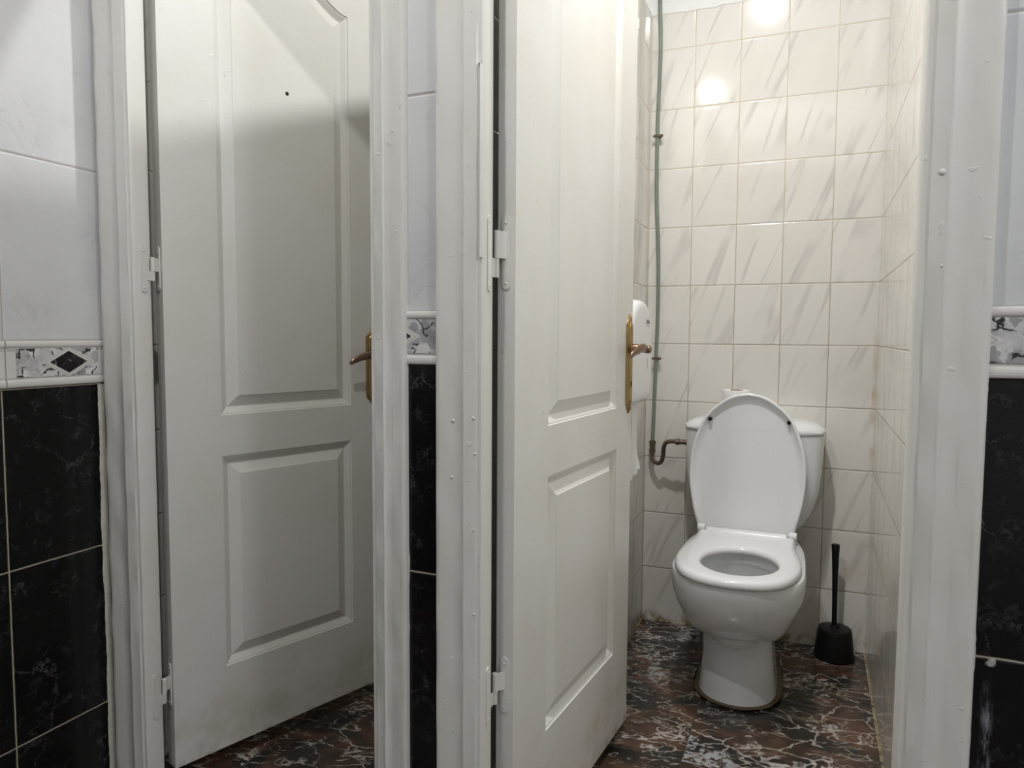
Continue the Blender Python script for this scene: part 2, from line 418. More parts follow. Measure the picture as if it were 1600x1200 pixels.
# front wall of the stalls: piers and lintels, open above to the room
ZW = 2.25
b = B()
def pier(x0, x1):
    b.box(x0, x1, YF, YB2, 0, 1.0, 1); b.box(x0, x1, YF, YB2, 1.0, ZW, 0)
pier(XL + .001, -1.357); pier(-.731, -.537); pier(.142, 1.6)
b.box(-1.357, -.731, YF, YB2, 2.065, ZW, 0); b.box(-.537, .142, YF, YB2, 2.065, ZW, 0)
struct(b.out('wall_front', [M_wf, M_bf]), 'white over black marble tiled front wall between and beside the stall doors', 'wall')
b = B(); b.box(XL - .1, 1.7, -1.5, -1.4, 0, ZC, 0)  # unseen wall, white down to the floor to bounce more light low down
struct(b.out('wall_behind', [M_wf]), 'unseen white marble tiled wall of the washroom facing the stalls', 'wall')
b = B(); b.box(1.6, 1.7, -1.4, YB, 0, ZC, 0)  # out of view too, all white for the same low bounce light
struct(b.out('wall_far_right', [M_wl]), 'unseen white marble tiled wall at the right end of the washroom', 'wall')

# decorative border (liner, stone strip with a diamond, liner)
def border(name, pt, u0, u1, z0, z1, pu0, pu1, pz0, pz1, diamonds, label):
    """pt(u, d, z): point on the wall at u along it, d out from it"""
    b = B(); hh = z1 - z0
    prof = [(0, z1)]
    for k in range(7):
        a = pi * k / 6; prof.append((.004 + .003 * sin(a), z1 - .0005 - .0075 * (1 - cos(a)) * .9))
    prof += [(.0042, z1 - .0150), (.0042, z0 + .0160)]
    for k in range(7):
        a = pi * k / 6; prof.append((.004 + .0025 * sin(a), z0 + .0155 - .0075 * (1 - cos(a))))
    prof += [(0, z0)]
    b.rings([[pt(u0, d, z) for d, z in prof], [pt(u1, d, z) for d, z in prof]], True, True, 0)
    for zz in (z1 - .0175, z0 + .0185, z1 - .0200):
        b.add([pt(u0 + .001, .0045, zz), pt(u1 - .001, .0045, zz), pt(u1 - .001, .0045, zz + .0008), pt(u0 + .001, .0045, zz + .0008)], [(0, 1, 2, 3)], 3)
    b.add([pt(pu0, .0048, pz0), pt(pu1, .0048, pz0), pt(pu1, .0048, pz1), pt(pu0, .0048, pz1)], [(0, 1, 2, 3)], 1)
    zc = (pz0 + pz1) / 2; hz = (pz1 - pz0) / 2
    for cu in diamonds:
        for (a, e, d, mi) in ((.0600, hz * 1.10, .0052, 0), (.0525, hz * .985, .0054, 3), (.0512, hz * .965, .0056, 0), (.0415, hz * .80, .0060, 2)):
            pts = [(cu - a, zc), (cu, zc - e), (cu + a, zc), (cu, zc + e)]
            # clip to the strip
            poly = []
            for i in range(4):
                p, q = pts[i], pts[(i + 1) % 4]
                for k in range(24):
                    t = k / 24; poly.append((min(max(p[0] + (q[0] - p[0]) * t, max(u0, pu0 - .002)), min(u1, pu1 + .002)), p[1] + (q[1] - p[1]) * t))
            b.add([pt(u, d, z) for u, z in poly], [tuple(range(len(poly)))], mi)
    return struct(b.out(name, [M_band, M_pat, M_patd, M_bandl], None, False), label, 'tile border')
ptL = lambda u, d, z: (XL + d, u, z)
ptF = lambda u, d, z: (u, YF - d, z)
border('trim_1', ptL, .920, YF - .0005, zb, zt, .939, 1.116, .959, 1.0165, [1.048], 'grey border tile with black diamond on the left wall')
border('trim_2', ptL, .30, .917, zb, zt, .32, .899, .959, 1.0165, [.61], 'grey border tile at the very left edge of the photo')
border('trim_3', ptF, -.679, -.606, .996, 1.091, -.676, -.6061, 1.016, 1.0765, [-.7055], 'short grey border tile between the two doors')
border('trim_4', ptF, .205, .80, .996, 1.091, .2075, .79, 1.016, 1.0765, [.172], 'grey border tile right of the right door frame')

# door frames (jamb, rebate and moulded casing in one profile, mitred round the opening)
def door_frame(name, a, c, wl, wr, label, zt=2.05):
    prof = [(.017, YB2), (.017, 1.159), (0, 1.157), (0, 1.1225), (.0035, 1.118), (.010, 1.118), (.0125, 1.1155), (.030, 1.115),
            (.032, 1.1142), (.0345, 1.1136), (.0365, 1.1142), (.0385, 1.1158), (.058, 1.1162), (.0595, 1.1156), (.079, 1.1166), (.081, 1.1160), (.0885, 1.1172), (.091, 1.1205), (.0915, 1.1295)]
    W = .0915
    def wf(w, full): return w if w <= .017 else .017 + (w - .017) * (full - .017) / (W - .017)
    b = B(); segs = []
    N_ = 40
    def jit(z, k): return .0005 * sin(z * 37 + k * 1.7) + .0004 * sin(z * 91 + k)
    path = [('l', z) for z in [zt * i / N_ for i in range(N_)]] + [('tl', 0), ('tr', 0)] + [('r', z) for z in [zt * (N_ - i) / N_ for i in range(1, N_ + 1)]]
    rings = []
    for kind, z in path:
        r = []
        for k, (w, y) in enumerate(prof):
            y2 = y + (jit(z, k) if 3 < k < 18 else 0)
            if kind == 'l': r.append((a - wf(w, wl), y2, z))
            elif kind == 'r': r.append((c + wf(w, wr), y2, z))
            elif kind == 'tl': r.append((a - wf(w, wl), y, zt + wf(w, W)))
            else: r.append((c + wf(w, wr), y, zt + wf(w, W)))
        rings.append(r)
    b.rings(rings, False, False, 0, closed=False)
    o = b.out(name, M_paint, None, True, 40)
    # close the section so it has depth everywhere
    return struct(o, label, 'door frame')
f1 = door_frame('trim_5', -1.338, -.747, .1025, .074, 'white painted wooden frame around the left stall door')
f2 = door_frame('trim_6', -.520, .125, .0925, .0905, 'white painted wooden frame around the right stall door')

def caulk(name, pt, z0, z1, w0, w1, parent, n=140, thick=.002):
    """irregular bead: pt(w, d, z)"""
    b = B(); rings = []
    for i in range(n + 1):
        z = z0 + (z1 - z0) * i / n
        w = w1 + .0011 * sin(z * 13) + .0007 * sin(z * 51 + 1) + random.uniform(-.0006, .0006)
        rings.append([pt(w0, 0, z), pt(w0, thick, z), pt(w - .0008, thick, z), pt(w, .0004, z)])
    b.rings(rings, True, True, 0)
    return setp(b.out(name, M_caulk, parent, False), 'ragged old caulk line')
caulk('caulk_line', lambda w, d, z: (XL + d, 1.117 - w, z), 0, .937, -.013, .0018, f1)
caulk('caulk_line', lambda w, d, z: (-.676 + w, YF - d, z), 0, 1.5, -.001, .0022, f1)
caulk('caulk_line', lambda w, d, z: (.214 + w, YF - d, z), 0, .995, -.001, .0020, f2)
# knocked-off paint ridge at the top of the right frame's left jamb, and two screw caps / drips
def blob(name, c, r, mat, parent, sy=.5, label=None, sz=1.0):
    b = B(); prof = [(r * sin(pi * k / 6), -r * cos(pi * k / 6)) for k in range(1, 6)]
    b.rings([[(c[0] + p[0], c[1] + (p[1]) * sy, c[2] + p[2] * sz) for p in ring] for ring in lathe_rings(prof, (0, 0, 0), 12)])
    o = b.out(name, mat, parent, True)
    if label: setp(o, label)
    return o
for (x, z, r) in ((.150, 1.268, .0045), (.155, 1.145, .003), (.1505, .19, .004), (.149, .40, .002)):
    blob('paint_lump', (x, 1.1155, z), r, M_paint, f2)
for (x, z, r) in ((-.536, .906, .003), (-.533, .844, .0028), (-.576, .90, .003), (-.578, .80, .0025), (-.536, .71, .0025), (-.534, .56, .0026), (-.553, .765, .002), (-.548, .985, .002)):
    blob('paint_lump', (x, 1.1155, z), r, M_paint, f2)
bb = B(); bb.rings([[(-.5262, 1.1145, z), (-.5235, 1.1118, z), (-.5200, 1.1150, z), (-.5210, 1.120, z)] for z in (1.18, 1.30, 1.42, 1.498)] + [[(-.5285, 1.1150, 1.492), (-.5262, 1.1110, 1.499), (-.5195, 1.1130, 1.507), (-.5210, 1.120, 1.507)]], True, True)
bb.out('paint_ridge', M_paint, f2, False)

# ------------------------------------------------------------------ doors
class Door:
    def __init__(s, name, hx, hy, ang, width, thick, z0, z1, panels, label):
        s.h = Vector((hx, hy)); a = radians(ang); s.d = Vector((cos(a), sin(a))); s.n = Vector((sin(a), -cos(a)))
        s.root = empty(name, (hx, hy, z0)); struct(s.root, label, 'door')
        s.w, s.t = width, thick
        s.build(z0, z1, panels)
    def P(s, u, n, z):
        q = s.h + s.d * u + s.n * n
        return (q.x, q.y, z)
    def build(s, z0, z1, panels):
        b = B(); w, t = s.w, s.t; P = s.P
        (lu0, lu1, lz0, lz1), (uu0, uu1, uz0, uz1, rise) = panels
        K = 28
        def arch(u):
            q = min(1, max(0, 1 - abs(2 * (u - uu0) / (uu1 - uu0) - 1)))     # 0 at edges, 1 in the middle
            return uz1 + rise * (q * q * (3 - 2 * q))
        def arch_in(u, d):
            sl = (arch(u + .002) - arch(u - .002)) / .004 if uu0 + .003 < u < uu1 - .003 else 0
            return arch(u) - d * sqrt(1 + sl * sl)
        def up_poly(d):
            a0, a1 = uu0 + d, uu1 - d
            return [(a0, uz0 + d), (a1, uz0 + d)] + [(u, arch_in(u, d)) for u in reversed([a0 + (a1 - a0) * i / K for i in range(K + 1)])]
        us = [uu0 + (uu1 - uu0) * i / K for i in range(K + 1)]
        lo = [(lu0, lz0), (lu1, lz0), (lu1, lz1), (lu0, lz1)]
        # front frame faces
        def quad(p): b.add([P(u, 0, z) for u, z in p], [tuple(range(len(p)))])
        quad([(0, z0), (w, z0), (w, lz0), (lu1, lz0), (lu0, lz0), (0, lz0)])
        quad([(0, lz0), (lu0, lz0), (lu0, lz1), (0, lz1)]); quad([(lu1, lz0), (w, lz0), (w, lz1), (lu1, lz1)])
        quad([(0, lz1), (lu0, lz1), (lu1, lz1), (w, lz1), (w, uz0), (uu1, uz0), (uu0, uz0), (0, uz0)])
        quad([(0, uz0), (uu0, uz0), (uu0, uz1), (0, uz1)]); quad([(uu1, uz0), (w, uz0), (w, uz1), (uu1, uz1)])
        quad([(0, uz1), (uu0, uz1), (uu0, z1), (0, z1)]); quad([(uu1, uz1), (w, uz1), (w, z1), (uu1, z1)])
        for i in range(K):
            quad([(us[i], arch(us[i])), (us[i + 1], arch(us[i + 1])), (us[i + 1], z1), (us[i], z1)])
        # other sides
        quad2 = lambda p: b.add([P(*q) for q in p], [(0, 1, 2, 3)])
        quad2([(0, -t, z0), (w, -t, z0), (w, -t, z1), (0, -t, z1)])
        quad2([(0, 0, z0), (0, -t, z0), (0, -t, z1), (0, 0, z1)]); quad2([(w, 0, z0), (w, -t, z0), (w, -t, z1), (w, 0, z1)])
        quad2([(0, 0, z0), (w, 0, z0), (w, -t, z0), (0, -t, z0)]); quad2([(0, 0, z1), (w, 0, z1), (w, -t, z1), (0, -t, z1)])
        s.leaf = b.out('door_leaf', M_door, s.root, False)
        # panels: sunk moulding then raised field
        def inset(poly, d):
            n = len(poly); o = []
            for i in range(n):
                p0, p1, p2 = Vector(poly[i - 1]), Vector(poly[i]), Vector(poly[(i + 1) % n])
                e1 = (p1 - p0).normalized(); e2 = (p2 - p1).normalized()
                n1 = Vector((-e1.y, e1.x)); n2 = Vector((-e2.y, e2.x)); m = (n1 + n2)
                m = m / max(.3, m.dot(n1)); o.append(tuple(p1 + m * d))
            return o
        for poly in (lo, None):
            c = B(); rings = []
            for d, dep in ((0, 0), (.0012, -.0026), (.0042, -.0030), (.0055, -.0036), (.0175, -.0108), (.0195, -.0112), (.0215, -.0105), (.0440, -.0016), (.0452, -.0004), (.0470, -.0002)):
                rings.append([P(u, dep, z) for u, z in (up_poly(d) if poly is None else inset(poly, d) if d else poly)])
            c.rings(rings, False, True)
            c.out('door_panel', M_door, s.root, False)
    def hinge(s, za, zb, knx, kny, jx, jy0, jy1, label):
        """barrel, pin, leaf on the door edge and leaf on the jamb"""
        root = s.root; P = s.P; zm = (za + zb) / 2; zs = za + (zb - za) * .40
        b = B()
        b.rings(lathe_rings([(.0045, 0), (.0056, .0008), (.0056, zb - zs - .001), (.0045, zb - zs)], (knx, kny, zs), 16))
        b.rings(lathe_rings([(.0042, 0), (.0042, zs - za)], (knx, kny, za), 14))
        # plate on door edge (n from -.026 to -.012), slightly proud of the edge, rounded top
        def plate(pt, w0, w1, z0, z1, th):
            r = (w1 - w0) / 2; c = (w0 + w1) / 2; out = []
            for k in range(9): out.append((c - r * cos(pi * k / 8), z1 - r + r * sin(pi * k / 8)))
            for k in range(9): out.append((c + r * cos(pi * k / 8), z0 + r - r * sin(pi * k / 8)))
            b.rings([[pt(w, 0, z) for w, z in out], [pt(w, th, z) for w, z in out]])
        pd = lambda w, d, z: P(-d, w, z)
        plate(pd, -.0255, -.0105, za - .020, zb + .026, .0022)
        # arm to the barrel
        q0 = P(-.001, -.025, 0); q1 = P(-.0035, -.020, 0)
        b.add([(knx - .001, kny - .003, zs + .001), (knx - .001, kny - .003, zb - .001), P(-.0022, -.016, zb - .001), P(-.0022, -.016, zs + .001),
               (knx - .001, kny + .003, zs + .001), (knx - .001, kny + .003, zb - .001), P(.0002, -.016, zb - .001), P(.0002, -.016, zs + .001)],
              [(0, 1, 2, 3), (4, 5, 6, 7), (0, 1, 5, 4), (2, 3, 7, 6), (1, 2, 6, 5), (0, 3, 7, 4)])
        pj = lambda w, d, z: (jx + d, w, z)
        plate(pj, jy0, jy1, za - .026, zb + .022, .0020)
        b.box(jx - .001, jx + .0016, jy1 - .008, kny - .002, za, zs)
        h = setp(b.out('hinge', M_paint, root, True, 35), label)
        c = B()
        for z in (za - .010, za + (zb - za) * .55, zb + .014):
            c.rings([[P(-.0022 - q * .0012, -.018 + r * cos(a) * .0026, z + r * sin(a) * .0026) for a in [2 * pi * k / 10 for k in range(10)]] for r, q in ((1, 0), (.8, .7), (.3, 1))])
        for z in (za - .016, zb + .012):
            c.rings([[(jx + .0020 + q * .001, (jy0 + jy1) / 2 + r * cos(a) * .0026, z + r * sin(a) * .0026) for a in [2 * pi * k / 10 for k in range(10)]] for r, q in ((1, 0), (.8, .7), (.3, 1))])
        c.out('screw', M_paint, h, True)
        return h
    def handle(s, u, z0, z1, zl, label):
        P = s.P; zc = (z0 + z1) / 2; hh = (z1 - z0) / 2
        r = [(0, hh), (.006, hh - .012), (.0135, hh - .020), (.0205, hh - .026), (.0205, hh - .04)]
        out = [(x, zc + z) for x, z in r] + [(x, zc - z) for x, z in reversed(r)] + [(-x, zc - z) for x, z in r[1:]] + [(-x, zc + z) for x, z in reversed(r[1:])]
        def sc_(k, n): return [P(u + x * k, n, zc + (z - zc) * (1 - (1 - k) * .15)) for x, z in out]
        b = B(); b.rings([sc_(1, 0), sc_(1, .0035), sc_(.86, .0052), sc_(.62, .0060), sc_(.55, .0078), sc_(.30, .0084)])
        pl = setp(b.out('handle_plate', M_brass, s.root, False), label)
        b = B()
        for zz in (z1 - .036, z0 + .030):
            b.rings([[P(u + r_ * .0030 * cos(a), nn, zz + r_ * .0030 * sin(a)) for a in [2 * pi * k / 10 for k in range(10)]] for r_, nn in ((1, .0070), (.9, .0096), (.4, .0102))])
        b.out('screw', M_dkbrass, pl, True)
        b = B(); zz = z0 + .075
        b.rings([[P(u + .0042 * cos(a), nn, zz + .0085 * sin(a)) for a in [2 * pi * k / 14 for k in range(14)]] for nn in (.0078, .0090)])
        b.out('keyhole', M_hole, pl)
        # lever: neck out from the plate, then a curved drooping leaf towards the hinge
        b = B()
        b.rings([[P(u + r_ * cos(a), nn, zl + r_ * sin(a)) for a in [2 * pi * k / 18 for k in range(18)]] for r_, nn in ((.0130, .006), (.0138, .009), (.0135, .026), (.0120, .029), (.0080, .032), (.0080, .042), (.0098, .046), (.0104, .052), (.0090, .057), (.0050, .059))])
        path = catmull([(u + .006, .047, zl + .001), (u - .010, .049, zl + .003), (u - .035, .049, zl + .005), (u - .062, .046, zl + .001), (u - .088, .041, zl - .009), (u - .100, .038, zl - .017)], 6)
        rings = []
        for i, p in enumerate(path):
            t = i / (len(path) - 1); hw = .0062 + .0045 * sin(pi * min(1, t * 1.05)) if t < .95 else .005
            if t > .97: hw = .0035
            th = .0052 - .0012 * t
            rings.append([P(p[0], p[1] + th * cos(a), p[2] + hw * sin(a)) for a in [2 * pi * k / 14 for k in range(14)]])
        b.rings(rings)
        setp(b.out('lever_handle', M_dkbrass, s.root, True, 50), 'worn bronze lever')

d1 = Door('door_1', -1.331, 1.185, 71.0, .622, .035, .043, 2.05,
          ((.127, .498, .244, .757), (.127, .498, .855, 1.888, .085)), 'left white panelled stall door opened inward, brass lever half hidden by the frame')
d1.hinge(1.163, 1.214, -1.3405, 1.1685, -1.338, 1.1345, 1.151, 'painted-over upper hinge')
d1.hinge(.208, .264, -1.3405, 1.1685, -1.338, 1.1345, 1.151, 'painted-over lower hinge')
d1.handle(.569, .848, 1.070, .988, 'brass handle plate seen edge-on')
b = B(); b.rings([[d1.P(.315 + r * cos(a), nn, 1.645 + r * sin(a)) for a in [2 * pi * k / 12 for k in range(12)]] for r, nn in ((.0048, .0004), (.0040, .0009))])
b.out('screw_hole', M_hole, d1.root)
d2 = Door('door_2', -.487, 1.182, 85.0, .655, .035, .031, 2.05,
          ((.144, .545, .252, .771), (.144, .545, .872, 1.888, .085)), 'right white panelled stall door swung wide open beside the toilet')
d2.hinge(1.150, 1.232, -.5172, 1.1690, -.520, 1.1345, 1.151, 'painted-over upper hinge')
d2.hinge(.376, .434, -.5172, 1.1690, -.520, 1.1345, 1.151, 'painted-over lower hinge')
d2.handle(.626, .852, 1.103, 1.015, 'long pointed brass handle plate')

# ------------------------------------------------------------------ toilet
TX = -.179
T = empty('toilet', (TX, 2.34, 0))
setp(T, 'white close-coupled toilet with its lid raised against the tiled wall', 'toilet')
NR = 64
def dshape(z, w, yf, yb, yc, pf=2.0, pb=2.6, n=NR, tilt=0):
    """closed ring: rounded front (towards the camera), squarer back"""
    r = []
    for j in range(n):
        a = 2 * pi * j / n; ca, sa = cos(a), sin(a)
        p = pb if sa > 0 else pf
        x = w * math.copysign(abs(ca) ** (2 / p), ca); y = math.copysign(abs(sa) ** (2 / p), sa)
        yy = yc + y * ((yb - yc) if sa > 0 else (yc - yf))
        r.append((TX + x, yy, z - tilt * .36 * min(.16, max(0, yy - 2.0))))
    return r
secs = [(0, .112, 2.062, 2.50, 2.19, 0), (.012, .109, 2.066, 2.50, 2.19, 0), (.05, .105, 2.072, 2.50, 2.19, 0), (.11, .101, 2.082, 2.50, 2.19, .3), (.165, .099, 2.092, 2.50, 2.18, .7),
        (.218, .097, 2.094, 2.50, 2.16, .7), (.2230, .0985, 2.060, 2.50, 2.15, .7), (.2240, .108, 2.020, 2.50, 2.14, .7), (.2260, .1135, 2.010, 2.50, 2.14, .7), (.230, .119, 2.002, 2.50, 2.135, .7), (.239, .127, 1.988, 2.50, 2.13, .7), (.252, .137, 1.970, 2.50, 2.12, .65), (.272, .150, 1.947, 2.50, 2.11, .5), (.300, .165, 1.926, 2.51, 2.10, .25),
        (.335, .177, 1.905, 2.52, 2.10, 0), (.365, .181, 1.896, 2.53, 2.10, 0), (.388, .181, 1.893, 2.54, 2.10, 0), (.397, .178, 1.896, 2.54, 2.10, 0), (.401, .171, 1.903, 2.535, 2.10, 0)]
b = B(); rings = [dshape(z, w, f, k, c, 2.15 + .75 * max(0, 1 - abs(z - .226) / .05), 3.2, NR, t * .85) for z, w, f, k, c, t in secs]
inner = [(.401, .128, 1.928, 2.235, 2.07), (.396, .122, 1.934, 2.229, 2.07), (.372, .120, 1.938, 2.226, 2.07), (.366, .128, 1.930, 2.234, 2.07), (.345, .131, 1.925, 2.238, 2.07),
         (.30, .124, 1.935, 2.23, 2.07), (.24, .10, 1.965, 2.20, 2.07), (.20, .07, 2.01, 2.16, 2.08), (.185, .05, 2.03, 2.14, 2.08)]
rings += [dshape(z, w, f + .006, k, c, 2, 2) for z, w, f, k, c in inner]
b.rings(rings, True, True)
pan = b.out('pan', M_cer, T, True, 38)
b = B(); b.rings([dshape(.235, .096, 1.97, 2.195, 2.07, 2, 2), dshape(.236, .0955, 1.9705, 2.1945, 2.07, 2, 2)]); b.out('bowl_water', M_water, T, True, 40)
for dx in (-.050, -.026, .004):
    b = B(); b.rings(lathe_rings([(.0013, -.002), (.0013, .0008)], (TX + dx, 2.2255 - dx * dx * 5, .384), 8, 'y'))
    b.out('rinse_hole', M_grime, pan)
# sealant round the foot
b = B(); rr = []
base = dshape(0, .114, 2.060, 2.50, 2.19, 2.15, 3.2); foot = Vector((TX, 2.24, 0))
def off(k, z, amp):
    o = []
    for j, p in enumerate(base):
        v = Vector(p) - foot; v.z = 0; q = Vector(p) + v.normalized() * (k + amp * (sin(j * 2.1) + sin(j * .9 + 1)) * .5); o.append((q.x, q.y, z))
    return o
b.rings([off(.013, .008, 0), off(.0115, .008, .003), off(.004, .005, .0045), off(-.012, 0, .006), off(-.012, 0, .002)], True, False)
setp(b.out('sealant_ring', M_grime, T, True), 'dirty brown sealant round the foot')
# seat
half = [(0, 1.881), (.060, 1.889), (.108, 1.914), (.143, 1.961), (.163, 2.025), (.169, 2.085), (.166, 2.150), (.157, 2.215), (.1495, 2.270), (.148, 2.320), (.147, 2.362), (.140, 2.374), (.10, 2.376), (0, 2.376)]
cur = catmull([(x, y, 0) for x, y in half], 6)
full = [Vector((TX + p.x, p.y, 0)) for p in cur] + [Vector((TX - p.x, p.y, 0)) for p in reversed(cur[1:-1])]
NS = 96
outer = resample(full, NS); 
def ellip(w, f, k, yc, n=NS):
    pts = []
    for j in range(400):
        a = -pi / 2 + 2 * pi * j / 400
        pts.append(Vector((TX + .006 + w * cos(a), yc + (k - yc if sin(a) > 0 else yc - f) * sin(a), 0)))
    return resample(pts, n)
hole = ellip(.1035, 1.951, 2.204, 2.075)
cen = Vector((TX, 2.12, 0))
def ins(ring, d, z):
    o = []; n = len(ring)
    for j in range(n):
        t = (ring[(j + 1) % n] - ring[j - 1]).normalized(); nn = Vector((-t.y, t.x, 0))
        q = ring[j] + nn * d; o.append((q.x, q.y, z))
    return o
b = B()
S0 = .4035
seat_r = [ins(outer, .004, S0), ins(outer, .0005, S0 + .003), ins(outer, 0, S0 + .008), ins(outer, .001, S0 + .014), ins(outer, .005, S0 + .0195), ins(outer, .012, S0 + .0222), ins(outer, .020, S0 + .0230)]
seat_i = [ins(hole, -.018, S0 + .0215), ins(hole, -.009, S0 + .0195), ins(hole, -.003, S0 + .0155), ins(hole, 0, S0 + .010), ins(hole, 0, S0 + .004), ins(hole, -.004, S0)]
allr = seat_r + seat_i
b.rings(allr + [allr[0]], False, False)
seat = b.out('seat', M_plas, T, True, 60)
# raised ridge at the back of the seat
b = B(); rg = []
for x, k in ((-.126, .2), (-.120, 1), (.120, 1), (.126, .2)):
    rg.append([(TX + x, 2.364 + .017 * k * cos(a), S0 + .0185 + .013 * k * sin(a)) for a in [2 * pi * q / 16 for q in range(16)]])
b.rings(rg)
for x0, x1, yy, h in ((-.128, .128, 2.338, .0020), (-.132, .132, 2.315, .0014)):
    b.rings([[(TX + x, yy + .008 * cos(a), S0 + .0222 + h * sin(a)) for a in [2 * pi * q / 12 for q in range(12)]] for x in (x0, x1)])
b.out('seat_ridge', M_plas, seat, True, 45)
# hinge barrels
for sgn in (-1, 1):
    b = B(); cx = TX + sgn * .1385
    b.rings(lathe_rings([(.009, -.0125), (.0118, -.0105), (.0118, .0105), (.009, .0125)], (cx, 2.372, .4295), 20, 'x'))
    b.rings(lathe_rings([(.012, 0), (.012, .025)], (cx, 2.378, .4005), 16))
    b.out('seat_hinge', M_plas, T, True, 40)
# lid, upright, leaning a touch back
lh = [(0, .869), (.046, .860), (.090, .834), (.130, .794), (.158, .734), (.1735, .674), (.178, .612), (.1735, .547), (.161, .482), (.152, .445), (.149, .432), (.144, .4255), (.10, .4245), (0, .4245)]
cl = catmull([(x, z, 0) for x, z in lh], 6)
fl = [Vector((p.x, p.y, 0)) for p in cl] + [Vector((-p.x, p.y, 0)) for p in reversed(cl[1:-1])]
ol = resample(fl, NS)
def lid_ring(d, depth):
    """depth: towards the camera"""
    o = []; n = NS
    for j in range(n):
        t = (ol[(j + 1) % n] - ol[j - 1]).normalized(); nn = Vector((t.y, -t.x, 0)); q = ol[j] + nn * d
        k = min(1, max(0, (ol[j].y - .432) / .05)); k = k * k * (3 - 2 * k)
        zz = q.y if k > 0 else ol[j].y
        dep = depth if depth < -.0062 else -.0062 + (depth + .0062) * (.25 + .75 * k)
        o.append((TX - .006 + q.x, 2.384 + (zz - .43) * .060 - dep, zz))
    return o
b = B()
b.rings([lid_ring(.05, -.016), lid_ring(.02, -.014), lid_ring(.006, -.009), lid_ring(.001, -.002), lid_ring(0, .004), lid_ring(.001, .009), lid_ring(.0045, .0118), lid_ring(.008, .0108), lid_ring(.011, .006), lid_ring(.017, -.001), lid_ring(.026, -.0056), lid_ring(.030, -.0064)], True, True)
lid = setp(b.out('seat_lid', M_plas, T, True, 60), 'raised lid showing its underside')
for x, z in ((-.1225, .781), (.1165, .7805)):
    b = B(); y0 = 2.384 + (z - .43) * .060
    b.rings(lathe_rings([(.0062, .008), (.0062, -.010), (.005, -.0125), (.002, -.013)], (TX + x, y0, z), 14, 'y'))
    setp(b.out('lid_buffer', M_black, lid, True, 40), 'black rubber buffer')
# cistern
TC = -.174
def rrect(z, w, y0, y1, p=4.5, n=NR, bow=.0):
    r = []; yc = (y0 + y1) / 2; hy = (y1 - y0) / 2
    for j in range(n):
        a = 2 * pi * j / n; ca, sa = cos(a), sin(a)
        x = w * math.copysign(abs(ca) ** (2 / p), ca); y = yc + hy * math.copysign(abs(sa) ** (2 / p), sa)
        if sa < 0: y -= bow * (1 - (x / w) ** 2)
        r.append((TC + x, y, z))
    return r
b = B()
b.rings([rrect(.401, .115, 2.46, 2.575), rrect(.408, .130, 2.452, 2.585), rrect(.425, .147, 2.446, 2.592), rrect(.450, .167, 2.438, 2.597), rrect(.475, .181, 2.434, 2.599), rrect(.505, .193, 2.431, 2.600), rrect(.55, .2055, 2.427, 2.602),
         rrect(.615, .2115, 2.423, 2.603), rrect(.68, .2145, 2.420, 2.603), rrect(.738, .2160, 2.418, 2.603)])
b.out('cistern', M_cer, T, True, 45)
b = B()
b.rings([rrect(.738, .212, 2.420, 2.600, 4), rrect(.740, .2185, 2.412, 2.603, 4), rrect(.747, .2205, 2.409, 2.604, 4), rrect(.756, .218, 2.411, 2.604, 3.8), rrect(.766, .206, 2.420, 2.603, 3.6),
         rrect(.774, .186, 2.434, 2.600, 3.4), rrect(.7795, .155, 2.455, 2.596, 3), rrect(.782, .10, 2.47, 2.58, 2.6)])
b.out('cistern_lid', M_cer, T, True, 45)

# toilet roll on the cistern
R = empty('toilet_roll', (-.232, 2.505, .783)); setp(R, 'white toilet paper roll standing on the cistern behind the raised lid', 'toilet paper')
b = B(); b.rings(lathe_rings([(.0215, 0), (.044, 0), (.046, .002), (.046, .084), (.0445, .087), (.0215, .0865), (.0215, 0)], (-.232, 2.505, .7830), 40), False, False)
b.out('paper', M_tissue, R, True, 50)
b = B(); b.rings(lathe_rings([(.0212, .001), (.0212, .0875), (.0198, .0875), (.0198, .001), (.0212, .001)], (-.232, 2.505, .7830), 32), False, False)
setp(b.out('cardboard_core', M_card, R, True, 50), 'brown cardboard core')

# ------------------------------------------------------------------ water pipe
W = empty('water_pipe', (-.52, 2.58, .60)); setp(W, 'green painted water pipe running down the tiled corner to the cistern', 'pipe')
pp = [(-.530, 2.584, 2.62), (-.529, 2.584, 2.30), (-.528, 2.584, 2.209), (-.5225, 2.582, 2.06), (-.5245, 2.582, 1.93), (-.5285, 2.584, 1.77), (-.527, 2.584, 1.55), (-.521, 2.582, 1.43), (-.516, 2.580, 1.33), (-.514, 2.580, 1.15), (-.518, 2.582, .968), (-.5215, 2.580, .784), (-.524, 2.578, .668)]
b = B(); b.rings(tube_rings(catmull(pp, 6), .0068, 14)); b.out('pipe', M_green, W, True)
for x, z in ((-.5245, 1.748), (-.5155, .968)):
    b = B(); b.rings(lathe_rings([(.0072, -.004), (.0095, -.004), (.0095, .004), (.0072, .004), (.0072, -.004)], (x, 2.583, z), 16), False, False)
    b.rings(lathe_rings([(.0045, -.024), (.0055, 0)], (x, 2.606, z), 10, 'y'))
    for s_ in (-1, 1):
        b.box(x + s_ * .0085 - .003, x + s_ * .0085 + .003, 2.575, 2.591, z - .004, z + .004)
        b.rings(lathe_rings([(.003, -.004), (.0042, -.003), (.0042, .001), (.003, .002)], (x + s_ * .0145, 2.580, z), 10, 'x'))
    setp(b.out('pipe_clip', M_olive, W, True, 40), 'small brass pipe clip')
b = B()
b.rings(lathe_rings([(.010, 0), (.0115, .001), (.0115, .013), (.0095, .0135), (.0095, .016), (.0105, .017), (.0105, .029), (.0118, .030), (.0118, .042), (.0075, .0425)], (-.524, 2.577, .630), 6))
